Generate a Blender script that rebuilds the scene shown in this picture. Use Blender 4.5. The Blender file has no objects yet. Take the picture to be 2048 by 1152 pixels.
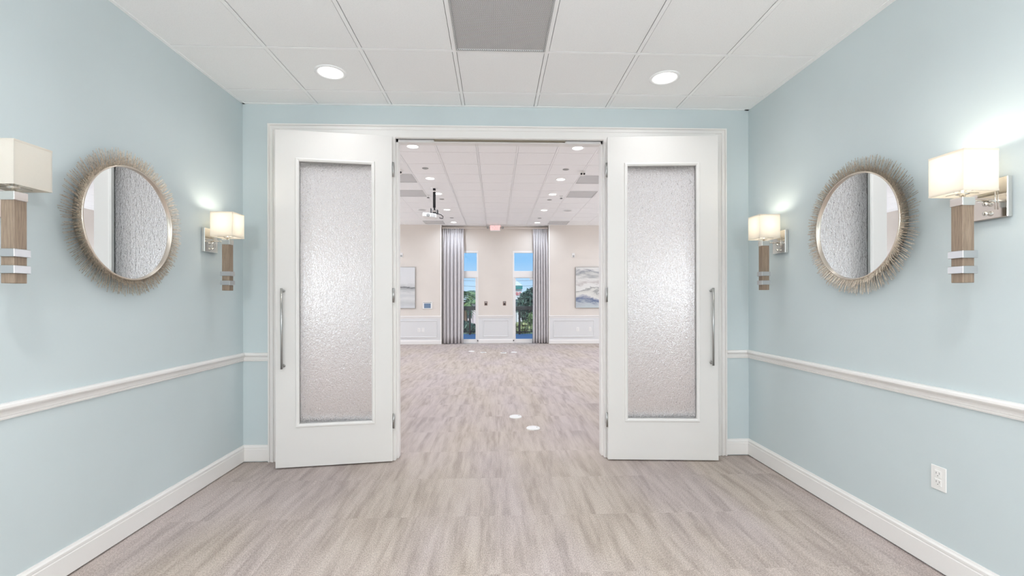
import bpy, bmesh, math, random
from mathutils import Matrix, Vector
random.seed(7)
S = bpy.context.scene
COL = S.collection
R = math.radians

# ------------------------------------------------------------------ camera, world, sun, exposure
HC = 1.3485                                  # camera height
cam = bpy.data.cameras.new('camera'); cam.sensor_fit = 'HORIZONTAL'; cam.sensor_width = 36
cam.lens = 916.08 / 2048 * 36; cam.shift_y = (599.4 - 576) / 2048; cam.clip_start = .05; cam.clip_end = 500
co = bpy.data.objects.new('camera', cam); COL.objects.link(co)
co.matrix_world = Matrix.Translation((0, 0, HC)) @ Matrix.Rotation(-.0358, 4, 'Z') @ Matrix.Rotation(R(90), 4, 'X') @ Matrix.Rotation(-.0019, 4, 'Z')
S.camera = co

W = bpy.data.worlds.new('sky'); S.world = W; W.use_nodes = True
wn = W.node_tree.nodes; wl = W.node_tree.links
bg = wn['Background']
tc = wn.new('ShaderNodeTexCoord'); sx = wn.new('ShaderNodeSeparateXYZ'); rp = wn.new('ShaderNodeValToRGB')
wl.new(tc.outputs['Generated'], sx.inputs[0]); wl.new(sx.outputs['Z'], rp.inputs[0]); wl.new(rp.outputs[0], bg.inputs[0])
rp.color_ramp.elements[0].position = 0.0; rp.color_ramp.elements[0].color = (.60, .79, .96, 1)
rp.color_ramp.elements[1].position = .085; rp.color_ramp.elements[1].color = (.28, .59, .96, 1)
bg.inputs[1].default_value = .84
sun = bpy.data.lights.new('sun', 'SUN'); sun.energy = 2.6; sun.angle = R(.6); sun.color = (1, .95, .86)
so = bpy.data.objects.new('sun', sun); COL.objects.link(so)
so.rotation_euler = Vector((.45, .8, -.75)).to_track_quat('-Z', 'Y').to_euler()

S.view_settings.view_transform = 'Standard'; S.view_settings.look = 'None'
S.view_settings.gamma = 1.0; S.view_settings.use_curve_mapping = False
S.view_settings.exposure = 0.35
try:
    S.cycles.sample_clamp_indirect = 4.0
    S.cycles.max_bounces = 14; S.cycles.diffuse_bounces = 8; S.cycles.glossy_bounces = 6
    S.cycles.transmission_bounces = 10; S.cycles.caustics_refractive = False; S.cycles.caustics_reflective = False
except Exception:
    pass
FOYER_W = 7.5       # each foyer downlight
HALL_W = 8.0        # each hall downlight
SCONCE_W = 1.7
FOYER_FILL_W = 35.0  # each unseen fill light added behind the camera
HALL_FILL_W = 54.0   # each unseen fill light added along the hall's sides
FOYER_COL = (.99, .985, 1.0)
HALL_COL = (.89, .99, 1.12)

# ------------------------------------------------------------------ dimensions (metres; x right, y into the room, z up)
XL, XR, YW, H = -2.1026, 2.1903, 3.8925, 2.9833       # foyer
YB = -2.6                                             # back of the foyer
Y2, YF, YR, HF = 4.06, 13.95, 14.2, 3.62              # hall: near wall face, far wall, recess wall, ceiling
HX0, HX1 = -6.0, 6.0
T = .6096
GX, GY = -.2684, 3.0219                               # foyer ceiling grid origin
FX, FY = -.274, 7.099                                 # hall ceiling grid origin

# ------------------------------------------------------------------ materials
def mat(name, col, rough=.6, metal=0, spec=.4, **kw):
    m = bpy.data.materials.new(name); m.use_nodes = True
    b = m.node_tree.nodes['Principled BSDF']
    b.inputs['Base Color'].default_value = (*col, 1); b.inputs['Roughness'].default_value = rough
    b.inputs['Metallic'].default_value = metal; b.inputs['Specular IOR Level'].default_value = spec
    for k, v in kw.items(): b.inputs[k].default_value = v
    return m
def N(m, t, **kw):
    n = m.node_tree.nodes.new(t)
    for k, v in kw.items():
        if k in n.inputs: n.inputs[k].default_value = v
        else: setattr(n, k, v)
    return n
def L(m, a, b): m.node_tree.links.new(a, b)
def bsdf(m): return m.node_tree.nodes['Principled BSDF']
def ramp(m, fac, stops):
    r = N(m, 'ShaderNodeValToRGB'); e = r.color_ramp.elements
    while len(e) < len(stops): e.new(.5)
    for q, (p, c) in zip(e, stops): q.position = p; q.color = (*c, 1)
    L(m, fac, r.inputs[0]); return r.outputs[0]
def math_(m, op, a, b=None):
    n = N(m, 'ShaderNodeMath', operation=op)
    for i, v in enumerate((a, b)):
        if v is None: continue
        if isinstance(v, (int, float)): n.inputs[i].default_value = v
        else: L(m, v, n.inputs[i])
    return n.outputs[0]
def mapped(m, scale, src='Position', offset=None):
    if src == 'Position': o = N(m, 'ShaderNodeNewGeometry').outputs['Position']
    else: o = N(m, 'ShaderNodeTexCoord').outputs[src]
    mp = N(m, 'ShaderNodeMapping'); mp.inputs['Scale'].default_value = scale
    L(m, o, mp.inputs[0])
    if offset is not None: L(m, offset, mp.inputs['Location'])
    return mp.outputs[0]
def noise(m, vec, scale, detail=3, rough=.5, dist=0):
    n = N(m, 'ShaderNodeTexNoise'); n.inputs['Scale'].default_value = scale; n.inputs['Detail'].default_value = detail
    n.inputs['Roughness'].default_value = rough; n.inputs['Distortion'].default_value = dist
    L(m, vec, n.inputs['Vector']); return n.outputs['Fac']
def bump(m, h, strength, dist):
    b = N(m, 'ShaderNodeBump'); b.inputs['Strength'].default_value = strength; b.inputs['Distance'].default_value = dist
    L(m, h, b.inputs['Height']); L(m, b.outputs[0], bsdf(m).inputs['Normal'])

def painted(name, col, var=.03, rough=.55):
    m = mat(name, col, rough)
    n = noise(m, mapped(m, (1, 1, 1)), 1.3, 3)
    lo = tuple(c * (1 - var) for c in col); hi = tuple(min(1, c * (1 + var)) for c in col)
    L(m, ramp(m, n, [(.3, lo), (.7, hi)]), bsdf(m).inputs['Base Color'])
    bump(m, noise(m, mapped(m, (1, 1, 1)), 160, 2), .08, .002)
    return m
M_BLUE = painted('pale_blue_wall_paint', (.577, .648, .663))
M_CREAM = painted('cream_wall_paint', (.715, .66, .605))
M_WHITE = painted('white_trim_paint', (.83, .81, .79), .01, .38)
M_WAINS = painted('white_wainscot_paint', (.72, .72, .72), .01, .45)
M_DOOR = painted('white_door_paint', (.755, .735, .715), .01, .4)
M_DARK = mat('dark_gap', (.02, .02, .02), .9)
M_TILE = mat('ceiling_tile_fibre', (.80, .80, .80), .9, spec=.1)
_n = noise(M_TILE, mapped(M_TILE, (1, 1, 1)), 210, 2)
L(M_TILE, ramp(M_TILE, _n, [(.30, (.85, .85, .85)), (.48, (.92, .92, .92))]), bsdf(M_TILE).inputs['Base Color'])
bump(M_TILE, _n, .25, .002)
M_GRID = mat('white_grid_metal', (.93, .93, .93), .35)
M_CHROME = mat('polished_nickel', (.78, .76, .73), .12, 1)
M_SATIN = mat('satin_nickel', (.62, .62, .63), .38, 1)
M_STEEL = mat('brushed_steel', (.50, .50, .49), .3, 1)
M_HINGE = mat('hinge_steel', (.45, .45, .44), .35, 1)
M_MIRROR = mat('mirror_glass', (.93, .95, .96), .01, 1)
M_SPIKE = mat('champagne_metal', (.72, .62, .50), .48, .8)
_n = noise(M_SPIKE, mapped(M_SPIKE, (1, 1, 1)), 90, 2)
L(M_SPIKE, ramp(M_SPIKE, _n, [(.3, (.40, .335, .27)), (.65, (.76, .67, .56))]), bsdf(M_SPIKE).inputs['Base Color'])
M_RIM = mat('rim_metal', (.70, .63, .55), .28, 1)
M_WOOD = mat('limed_wood', (.36, .27, .2), .55)
_n = noise(M_WOOD, mapped(M_WOOD, (60, 60, 4), 'Object'), 3, 6, .6)
L(M_WOOD, ramp(M_WOOD, _n, [(.3, (.195, .142, .102)), (.7, (.33, .25, .185))]), bsdf(M_WOOD).inputs['Base Color'])
bump(M_WOOD, _n, .2, .002)
M_PLASTIC = mat('white_plastic', (.82, .81, .79), .35)
M_SLOT = mat('dark_slot', (.03, .03, .03), .6)
M_BLACK = mat('black_metal', (.015, .015, .017), .4)
M_GREY = mat('grey_plastic', (.35, .35, .34), .5)
M_BRONZE = mat('bronze_seal', (.23, .20, .15), .6)
M_BROWNPL = mat('brown_plate', (.25, .17, .14), .45)
M_SCREEN = mat('blue_screen', (.07, .10, .15), .25)
bsdf(M_SCREEN).inputs['Emission Color'].default_value = (.15, .22, .33, 1); bsdf(M_SCREEN).inputs['Emission Strength'].default_value = .45
def emit(name, col, s):
    m = mat(name, (.9, .9, .9), .5)
    bsdf(m).inputs['Emission Color'].default_value = (*col, 1); bsdf(m).inputs['Emission Strength'].default_value = s
    return m
M_LAMP = emit('lit_diffuser', (1, .98, .95), 6)
M_BULB = emit('lit_bulb', (1, .9, .75), 8)
M_BULBOFF = mat('frosted_bulb', (.85, .83, .8), .4)
M_RED = emit('lit_red_letters', (1, .12, .10), .9)
M_EXIT = emit('exit_face', (1, .55, .5), .05)
def shade_mat(name, col, tr):
    m = bpy.data.materials.new(name); m.use_nodes = True; nt = m.node_tree; nt.nodes.clear()
    o = nt.nodes.new('ShaderNodeOutputMaterial'); mx = nt.nodes.new('ShaderNodeMixShader')
    d = nt.nodes.new('ShaderNodeBsdfDiffuse'); t = nt.nodes.new('ShaderNodeBsdfTranslucent')
    mp = nt.nodes.new('ShaderNodeMapping'); g = nt.nodes.new('ShaderNodeTexCoord'); n = nt.nodes.new('ShaderNodeTexNoise')
    mp.inputs['Scale'].default_value = (60, 60, 500); n.inputs['Scale'].default_value = 3
    r = nt.nodes.new('ShaderNodeValToRGB')
    r.color_ramp.elements[0].color = (*[c * .93 for c in col], 1); r.color_ramp.elements[1].color = (*col, 1)
    nt.links.new(g.outputs['Object'], mp.inputs[0]); nt.links.new(mp.outputs[0], n.inputs['Vector']); nt.links.new(n.outputs['Fac'], r.inputs[0])
    nt.links.new(r.outputs[0], d.inputs[0]); nt.links.new(r.outputs[0], t.inputs[0])
    mx.inputs[0].default_value = tr
    nt.links.new(d.outputs[0], mx.inputs[1]); nt.links.new(t.outputs[0], mx.inputs[2]); nt.links.new(mx.outputs[0], o.inputs[0])
    return m
M_SHADE = shade_mat('linen_shade', (.95, .92, .87), .62)

# textured (rain) glass
M_RAIN = mat('textured_glass', (.97, .98, .98), .11, 0, .5)
bsdf(M_RAIN).inputs['Transmission Weight'].default_value = 1; bsdf(M_RAIN).inputs['IOR'].default_value = 1.45
_a = noise(M_RAIN, mapped(M_RAIN, (1, 1, .55)), 150, 2, .5, .6)
_b = noise(M_RAIN, mapped(M_RAIN, (1, 1, .4)), 55, 1)
bump(M_RAIN, math_(M_RAIN, 'ADD', _a, _b), 1.0, .0045)
def clear_glass():
    m = bpy.data.materials.new('clear_glass'); m.use_nodes = True; nt = m.node_tree; nt.nodes.clear()
    o = nt.nodes.new('ShaderNodeOutputMaterial'); mx = nt.nodes.new('ShaderNodeMixShader'); mx.inputs[0].default_value = .04
    t = nt.nodes.new('ShaderNodeBsdfTransparent'); g = nt.nodes.new('ShaderNodeBsdfGlossy'); g.inputs['Roughness'].default_value = .01
    t.inputs[0].default_value = (.985, .99, .99, 1)
    nt.links.new(t.outputs[0], mx.inputs[1]); nt.links.new(g.outputs[0], mx.inputs[2]); nt.links.new(mx.outputs[0], o.inputs[0])
    return m
M_CLEAR = clear_glass()

# perforated metal
def perforated(name, base, hole, pitch):
    m = mat(name, base, .5)
    s = N(m, 'ShaderNodeSeparateXYZ'); L(m, mapped(m, (1 / pitch,) * 3, 'Object'), s.inputs[0])
    u = math_(m, 'ADD', s.outputs[0], s.outputs[1]); v = math_(m, 'SUBTRACT', s.outputs[0], s.outputs[1])
    fu = math_(m, 'SUBTRACT', math_(m, 'FRACT', u), .5); fv = math_(m, 'SUBTRACT', math_(m, 'FRACT', v), .5)
    d = math_(m, 'ADD', math_(m, 'MULTIPLY', fu, fu), math_(m, 'MULTIPLY', fv, fv))
    L(m, ramp(m, d, [(.085, hole), (.11, base)]), bsdf(m).inputs['Base Color'])
    return m
M_PERF = perforated('perforated_grille', (.66, .66, .66), (.05, .05, .05), .012)
M_PERF2 = perforated('hall_grille', (.72, .72, .72), (.30, .30, .30), .012)

# carpet
def carpet():
    m = mat('striped_carpet', (.45, .4, .35), .95, spec=.15)
    oi = N(m, 'ShaderNodeObjectInfo')
    cx = N(m, 'ShaderNodeCombineXYZ')
    L(m, math_(m, 'MULTIPLY', oi.outputs['Random'], 31.7), cx.inputs[0]); L(m, math_(m, 'MULTIPLY', oi.outputs['Random'], 57.3), cx.inputs[2])
    v = mapped(m, (1, .11, 1), 'Position', cx.outputs[0])
    big = noise(m, v, 15.0, 3, .5, .3)
    med = noise(m, mapped(m, (1, .10, 1), 'Position', cx.outputs[0]), 42, 3, .55, .3)
    hue = noise(m, mapped(m, (1, .3, 1)), 1.6, 2)  # random patches put the light's warm and lilac cast into the carpet colour
    mixv = math_(m, 'ADD', math_(m, 'MULTIPLY', big, .68), math_(m, 'MULTIPLY', med, .32))
    warm = ramp(m, mixv, [(.36, (.41, .344, .296)), (.48, (.492, .420, .366)), (.60, (.555, .482, .425))])
    cool = ramp(m, mixv, [(.36, (.41, .349, .327)), (.48, (.492, .422, .398)), (.60, (.555, .482, .457))])
    mx = N(m, 'ShaderNodeMix', data_type='RGBA'); L(m, ramp(m, hue, [(.4, (0, 0, 0)), (.6, (1, 1, 1))]), mx.inputs[0])
    L(m, warm, mx.inputs[6]); L(m, cool, mx.inputs[7])
    fine = noise(m, mapped(m, (1, .55, 1)), 190, 3, .75)
    rib = N(m, 'ShaderNodeTexWave'); rib.wave_type = 'BANDS'; rib.bands_direction = 'X'; rib.inputs['Scale'].default_value = 42; rib.inputs['Distortion'].default_value = 1.2
    L(m, mapped(m, (1, 1, 1)), rib.inputs['Vector'])
    f = math_(m, 'ADD', math_(m, 'MULTIPLY', fine, .88), math_(m, 'MULTIPLY', rib.outputs['Fac'], .12))
    dk = ramp(m, f, [(.36, (.60, .60, .60)), (.62, (1.24, 1.24, 1.24))])
    mu = N(m, 'ShaderNodeMix', data_type='RGBA', blend_type='MULTIPLY'); mu.inputs[0].default_value = 1
    L(m, mx.outputs[2], mu.inputs[6]); L(m, dk, mu.inputs[7])
    L(m, mu.outputs[2], bsdf(m).inputs['Base Color'])
    bump(m, f, .5, .004)
    return m
M_CARPET = carpet()

# fabrics, paintings, exterior
M_CURTAIN = mat('grey_curtain_fabric', (.40, .385, .385), .85, spec=.15)
_n = noise(M_CURTAIN, mapped(M_CURTAIN, (300, 300, 60), 'Object'), 1, 2)
L(M_CURTAIN, ramp(M_CURTAIN, _n, [(.3, (.56, .54, .545)), (.7, (.66, .635, .64))]), bsdf(M_CURTAIN).inputs['Base Color'])
def painting(name, stops, zoff, sc, dist):
    m = mat(name, (.7, .7, .7), .7)
    s = N(m, 'ShaderNodeSeparateXYZ'); L(m, mapped(m, (1, 1, 1), 'Object'), s.inputs[0])
    n1 = noise(m, mapped(m, (.9, 1, 2.2), 'Object'), sc, 5, .6, .8)
    n2 = noise(m, mapped(m, (2, 1, 14), 'Object'), 2.0, 4, .6, .6)
    z = math_(m, 'MULTIPLY', s.outputs[2], .8)
    a = math_(m, 'ADD', z, math_(m, 'MULTIPLY', math_(m, 'SUBTRACT', n1, .5), dist))
    a = math_(m, 'ADD', a, math_(m, 'MULTIPLY', math_(m, 'SUBTRACT', n2, .5), .12))
    L(m, ramp(m, math_(m, 'ADD', a, zoff), stops), bsdf(m).inputs['Base Color'])
    return m
WH = (.70, .70, .69); GR = (.45, .46, .46)
M_ART1 = painting('grey_abstract', [(.0, (.60, .61, .62)), (.12, (.52, .53, .53)), (.22, (.66, .66, .65)), (.30, (.56, .57, .57)), (.36, (.64, .64, .63)), (.44, (.45, .46, .46)), (.485, (.36, .36, .36)), (.505, (.10, .10, .105)), (.53, (.50, .50, .50)), (.60, (.64, .64, .64)), (.7, (.66, .66, .665)), (1, (.66, .67, .68))], .0, 1.8, .20)
M_ART2 = painting('blue_grey_abstract', [(.0, (.50, .55, .56)), (.08, (.46, .49, .52)), (.14, (.12, .16, .26)), (.20, (.34, .35, .42)), (.25, (.72, .71, .66)), (.34, (.62, .61, .57)), (.39, (.30, .30, .29)), (.43, (.72, .71, .68)), (.56, (.70, .69, .66)), (.62, (.52, .48, .46)), (.70, (.70, .69, .66)), (.78, (.50, .50, .48)), (.84, (.30, .31, .33)), (.90, (.62, .61, .59)), (1, (.74, .73, .69))], .0, 1.1, .75)
M_DECK = mat('blue_deck', (.13, .24, .42), .7)
M_RAILING = mat('dark_railing', (.03, .026, .024), .5)
def leafmat(name, a, b):
    m = mat(name, a, .6)
    oi = N(m, 'ShaderNodeNewGeometry')
    L(m, ramp(m, oi.outputs['Random Per Island'], [(0, a), (1, b)]), bsdf(m).inputs['Base Color'])
    return m
M_LEAF1 = leafmat('green_leaves', (.035, .09, .03), (.20, .30, .12))
M_LEAF2 = leafmat('dark_green_leaves', (.02, .06, .045), (.12, .20, .15))
M_LEAF3 = leafmat('yellow_green_leaves', (.10, .15, .05), (.45, .46, .22))
M_TRUNK = mat('bark', (.16, .11, .08), .9)
M_BLDG = painted('exterior_white', (.72, .72, .72), .03)
M_PINK = painted('exterior_pink', (.74, .60, .60), .03)
M_TEAL = mat('teal_roof', (.02, .22, .22), .6)
M_ROOF = mat('grey_roof', (.33, .31, .32), .7)
M_EXGLASS = mat('exterior_window', (.04, .06, .09), .1)
M_GROUND = mat('ground', (.30, .28, .22), .9)
_n = noise(M_GROUND, mapped(M_GROUND, (1, 1, 1)), .35, 4)
L(M_GROUND, ramp(M_GROUND, _n, [(.42, (.12, .17, .06)), (.55, (.42, .40, .36))]), bsdf(M_GROUND).inputs['Base Color'])
M_SIGNRED = mat('red_sign', (.72, .16, .18), .5)
M_WIRE = mat('wire', (.16, .17, .19), .6)

# ------------------------------------------------------------------ mesh helpers
class MB:
    def __init__(s, mx=None): s.v = []; s.f = []; s.sm = []; s.mx = mx
    def add(s, vs, fs, smooth=False):
        o = len(s.v)
        for p in vs: s.v.append(tuple(s.mx @ Vector(p)) if s.mx else tuple(p))
        for f in fs: s.f.append([i + o for i in f]); s.sm.append(smooth)
        return s
    def box(s, x0, x1, y0, y1, z0, z1):
        return s.add([(x0, y0, z0), (x1, y0, z0), (x1, y1, z0), (x0, y1, z0), (x0, y0, z1), (x1, y0, z1), (x1, y1, z1), (x0, y1, z1)],
                     [(0, 3, 2, 1), (4, 5, 6, 7), (0, 1, 5, 4), (1, 2, 6, 5), (2, 3, 7, 6), (3, 0, 4, 7)])
    def cbox(s, x0, x1, y0, y1, z0, z1, c=.002):        # box with chamfered edges
        bm = bmesh.new(); bmesh.ops.create_cube(bm, size=1)
        for v in bm.verts: v.co = ((x0 + x1) / 2 + v.co.x * (x1 - x0), (y0 + y1) / 2 + v.co.y * (y1 - y0), (z0 + z1) / 2 + v.co.z * (z1 - z0))
        bmesh.ops.bevel(bm, geom=list(bm.edges), offset=c, segments=1, affect='EDGES')
        bm.verts.index_update()
        s.add([v.co.copy() for v in bm.verts], [[v.index for v in f.verts] for f in bm.faces]); bm.free(); return s
    def tube(s, pts, rad, n=10, caps=True):
        P = [Vector(p) for p in pts]; rs = rad if isinstance(rad, (list, tuple)) else [rad] * len(P)
        vs = []; fs = []; k = len(P)
        for i, p in enumerate(P):
            d = (P[min(i + 1, k - 1)] - P[max(i - 1, 0)]).normalized()
            up = Vector((0, 0, 1)) if abs(d.z) < .9 else Vector((1, 0, 0))
            a = d.cross(up).normalized(); b = d.cross(a)
            for j in range(n):
                t = 2 * math.pi * j / n; vs.append(p + (a * math.cos(t) + b * math.sin(t)) * rs[i])
        for i in range(k - 1):
            for j in range(n): fs.append((i * n + j, i * n + (j + 1) % n, (i + 1) * n + (j + 1) % n, (i + 1) * n + j))
        s.add(vs, fs, True)
        if caps: s.add(vs[:n], [tuple(range(n))]); s.add(vs[-n:], [tuple(range(n))])
        return s
    def lathe(s, prof, n=40, axis='z', c=(0, 0, 0)):     # prof: (radius, height); closed at radius 0
        vs = []; fs = []
        for r, h in prof:
            for j in range(n):
                t = 2 * math.pi * j / n; a, b = r * math.cos(t), r * math.sin(t)
                q = (a, b, h) if axis == 'z' else (h, a, b) if axis == 'x' else (a, h, b)
                vs.append((q[0] + c[0], q[1] + c[1], q[2] + c[2]))
        for i in range(len(prof) - 1):
            for j in range(n): fs.append((i * n + j, i * n + (j + 1) % n, (i + 1) * n + (j + 1) % n, (i + 1) * n + j))
        return s.add(vs, fs, True)
    def disc(s, r, n=40, z=0, c=(0, 0), axis='z'):
        vs = []
        for j in range(n):
            t = 2 * math.pi * j / n; a, b = r * math.cos(t) + c[0], r * math.sin(t) + c[1]
            vs.append((a, b, z) if axis == 'z' else (z, a, b))
        return s.add(vs, [tuple(range(n))])
    def rectframe(s, u0, u1, w0, w1, prof, f, closed=True):   # sweep profile (inset, height) round a rectangle; f(u,w,d)->xyz
        rings = []
        for ins, d in prof:
            a, b, c2, e = u0 + ins, u1 - ins, (w0 + ins if closed else w0), w1 - ins
            rings.append([f(a, c2, d), f(a, e, d), f(b, e, d), f(b, c2, d)])
        vs = [p for r in rings for p in r]; fs = []
        for i in range(len(rings) - 1):
            for j in range(4 if closed else 3):
                fs.append((i * 4 + j, i * 4 + (j + 1) % 4, (i + 1) * 4 + (j + 1) % 4, (i + 1) * 4 + j))
        if not closed:
            k = len(rings)
            fs.append([i * 4 for i in range(k)]); fs.append([i * 4 + 3 for i in range(k)])
        return s.add(vs, fs)
    def strip(s, ends, prof):     # ends: list of functions (d,z)->xyz giving successive stations of a moulding
        k = len(prof); vs = []
        for e in ends: vs += [e(d, z) for d, z in prof]
        fs = []
        for i in range(len(ends) - 1):
            for j in range(k - 1): fs.append((i * k + j, i * k + j + 1, (i + 1) * k + j + 1, (i + 1) * k + j))
        fs.append(list(range(k))); fs.append([(len(ends) - 1) * k + j for j in range(k)])
        return s.add(vs, fs)
    def mesh(s, name, m, recalc=True):
        me = bpy.data.meshes.new(name); me.from_pydata(s.v, [], s.f); me.update()
        me.polygons.foreach_set('use_smooth', s.sm)
        if recalc:
            bm = bmesh.new(); bm.from_mesh(me); bmesh.ops.remove_doubles(bm, verts=bm.verts, dist=1e-5)
            bmesh.ops.recalc_face_normals(bm, faces=bm.faces); bm.to_mesh(me); bm.free()
        me.materials.append(m); return me
    def build(s, name, m, parent=None, loc=(0, 0, 0), recalc=True, kind=None):
        return link(name, s.mesh(name, m, recalc), parent, loc, kind)
def link(name, data, parent=None, loc=(0, 0, 0), kind=None, rz=0):
    o = bpy.data.objects.new(name, data); COL.objects.link(o); o.location = loc; o.rotation_euler = (0, 0, rz)
    if parent: o.parent = parent
    if kind: o['kind'] = kind
    return o
def thing(name, label, cat, loc=(0, 0, 0), rz=0, group=None):
    o = bpy.data.objects.new(name, None); COL.objects.link(o); o.empty_display_size = .05
    o.location = loc; o.rotation_euler = (0, 0, rz); tag(o, label, cat, group); return o
def tag(o, label, cat, group=None):
    o['label'] = label; o['category'] = cat
    if group: o['group'] = group
    return o
def lettering(body, size, m, parent, loc, extrude, offset=0, align='CENTER'):
    tx = bpy.data.curves.new('lettering', 'FONT'); tx.body = body; tx.size = size; tx.align_x = align; tx.align_y = 'CENTER'; tx.extrude = extrude; tx.offset = offset
    o = bpy.data.objects.new('text', tx); COL.objects.link(o)
    me = bpy.data.meshes.new_from_object(o.evaluated_get(bpy.context.evaluated_depsgraph_get()))
    bpy.data.objects.remove(o); me.name = 'lettering'; me.materials.clear(); me.materials.append(m)
    n = link('lettering', me, parent, loc); n.rotation_euler = (R(90), 0, 0); return n

def dup(root, label, loc, rz=0, group=None):
    def cp(o, par):
        c = o.copy(); COL.objects.link(c)
        if par is not None: c.parent = par
        for ch in o.children: cp(ch, c)
        return c
    r = cp(root, None); r.location = loc; r.rotation_euler = (0, 0, rz); r['label'] = label
    if group: r['group'] = group
    return r
def struct(name, mb, m, label=None):
    o = mb.build(name, m, kind='structure')
    if label: o['label'] = label
    return o

# ------------------------------------------------------------------ floor
fl = MB(); fl.box(HX0 - .1, HX1 + .1, YB - .1, YR + .15, -.12, -.008)
floor = struct('floor', fl, M_CARPET, 'striped grey beige carpet floor running through the doorway')
rest = MB(); tile_me = MB().box(.0001, T - .0001, .0001, T - .0001, -.008, 0).mesh('carpet_tile', M_CARPET)
CX, CY = .02, 3.47
def in_room(x0, x1, y0, y1):
    out = []
    for a0, a1, b0, b1 in ((XL, XR, YB, YW + .17), (HX0, HX1, YW + .17, YR)):
        p0, p1, q0, q1 = max(x0, a0), min(x1, a1), max(y0, b0), min(y1, b1)
        if p1 - p0 > .01 and q1 - q0 > .01: out.append((p0, p1, q0, q1))
    return out
for j in range(-10, 19):
    for i in range(-11, 11):
        x0, y0 = CX + i * T, CY + j * T
        if y0 + T > YR + .05: y1 = YR
        parts = in_room(x0, x0 + T, y0, y0 + T)
        if not parts: continue
        yc, xc = y0 + T / 2, x0 + T / 2
        seen = (y0 + T > 2.2) and (yc < 4.2 or abs(xc - .04 * yc * 0) < .27 * yc + .45) and y0 > 1.6
        whole = len(parts) == 1 and abs((parts[0][1] - parts[0][0]) - T) < 1e-6 and abs((parts[0][3] - parts[0][2]) - T) < 1e-6
        if seen:
            if whole: link('carpet_tile', tile_me, floor, (x0, y0, 0))
            else:
                b = MB()
                for p in parts: b.box(p[0] + .0001, p[1] - .0001, p[2] + .0001, p[3] - .0001, -.008, 0)
                b.build('carpet_tile', M_CARPET, floor)
        else:
            for p in parts: rest.box(p[0] + .0001, p[1] - .0001, p[2] + .0001, p[3] - .0001, -.008, 0)
rest.build('outer_carpet', M_CARPET, floor, kind='stuff')

# ------------------------------------------------------------------ ceilings
def ceiling(label, z, x0, x1, y0, y1, gx, gy, skip, single, bars_y0):
    sl = MB(); sl.box(x0 - .1, x1 + .1, y0 - .05, y1 + .05, z + .03, z + .2)
    c = struct('ceiling', sl, M_TILE, label)
    me = MB().cbox(.0155, T - .0155, .0155, T - .0155, z + .002, z + .018, .001).mesh('ceiling_tile', M_TILE)
    far = MB()
    i0, i1 = math.floor((x0 - gx) / T), math.ceil((x1 - gx) / T); j0, j1 = math.floor((y0 - gy) / T), math.ceil((y1 - gy) / T)
    for i in range(i0, i1):
        for j in range(j0, j1):
            if (i, j) in skip: continue
            a0, a1, b0, b1 = max(gx + i * T, x0), min(gx + (i + 1) * T, x1), max(gy + j * T, y0), min(gy + (j + 1) * T, y1)
            if a1 - a0 < .03 or b1 - b0 < .03: continue
            whole = abs(a1 - a0 - T) < 1e-6 and abs(b1 - b0 - T) < 1e-6
            if single((a0 + a1) / 2, (b0 + b1) / 2):
                if whole: link('ceiling_tile', me, c, (a0, b0, 0))
                else: MB().box(a0 + .0155, a1 - .0155, b0 + .0155, b1 - .0155, z + .002, z + .018).build('ceiling_tile', M_TILE, c)
            else: far.box(a0 + .0155, a1 - .0155, b0 + .0155, b1 - .0155, z + .002, z + .018)
    if far.v: far.build('outer_ceiling_tiles', M_TILE, c, kind='stuff')
    w = .012
    for i in range(i0, i1 + 1):
        x = gx + i * T
        if x0 + .03 < x < x1 - .03: MB().box(x - w, x + w, y0, y1, z, z + .004).build('grid_bar', M_GRID, c)
    for j in range(j0, j1 + 1):
        y = gy + j * T
        if y0 + .03 < y < y1 - .03: MB().box(x0, x1, y - w, y + w, z + .0003, z + .0043).build('grid_bar', M_GRID, c)
    e = .022
    for b in ((x0, x0 + e, y0, y1), (x1 - .036, x1, y0, y1), (x0, x1, y1 - e, y1), (x0, x1, y0, y0 + e)):
        MB().box(b[0], b[1], b[2], b[3], z - .001, z + .003).build('edge_trim', M_GRID, c)
    return c
ceiling('white foyer ceiling of square tiles in a metal grid', H, XL, XR, YB, YW, GX, GY, {(0, -1)}, lambda x, y: y > 1.8, 1.8)
grilles = [(-3, 2), (-3, 4), (-3, 10), (3, 2), (3, 4), (3, 10)]
ceiling('white hall ceiling of square tiles beyond the doorway', HF, HX0, HX1, Y2, YR, FX, FY, set(grilles),
        lambda x, y: y > 5.8 and abs(x) < .27 * y + .5, 4)

def grille(label, x, y, z, m, group=None):
    t = thing('air_return_grille', label, 'grille', (x, y, z), 0, group)
    b = MB(); b.rectframe(.012, T - .012, .012, T - .012, [(0, .001), (0, -.004), (.010, -.004), (.013, .006)], lambda u, w, d: (u, w, d)); b.build('frame', m, t)
    MB().box(.02, T - .02, .02, T - .02, .0035, .0065).build('perforated_panel', m, t)
    return t
grille('dark perforated return grille set in the foyer ceiling', GX, GY - T, H, M_PERF)
gl = ['pale grey grille nearest the doorway in the left half of the hall ceiling', 'middle grey grille in the left half of the hall ceiling beside the projector',
      'small grey ceiling grille above the left curtain', 'pale grey grille nearest the doorway in the right half of the hall ceiling',
      'middle grey grille in the right half of the hall ceiling', 'small grey ceiling grille above the right curtain']
for (i, j), lb in zip(grilles, gl): grille(lb, FX + i * T, FY + j * T, HF, M_PERF2, 'air grilles in the hall ceiling')

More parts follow.
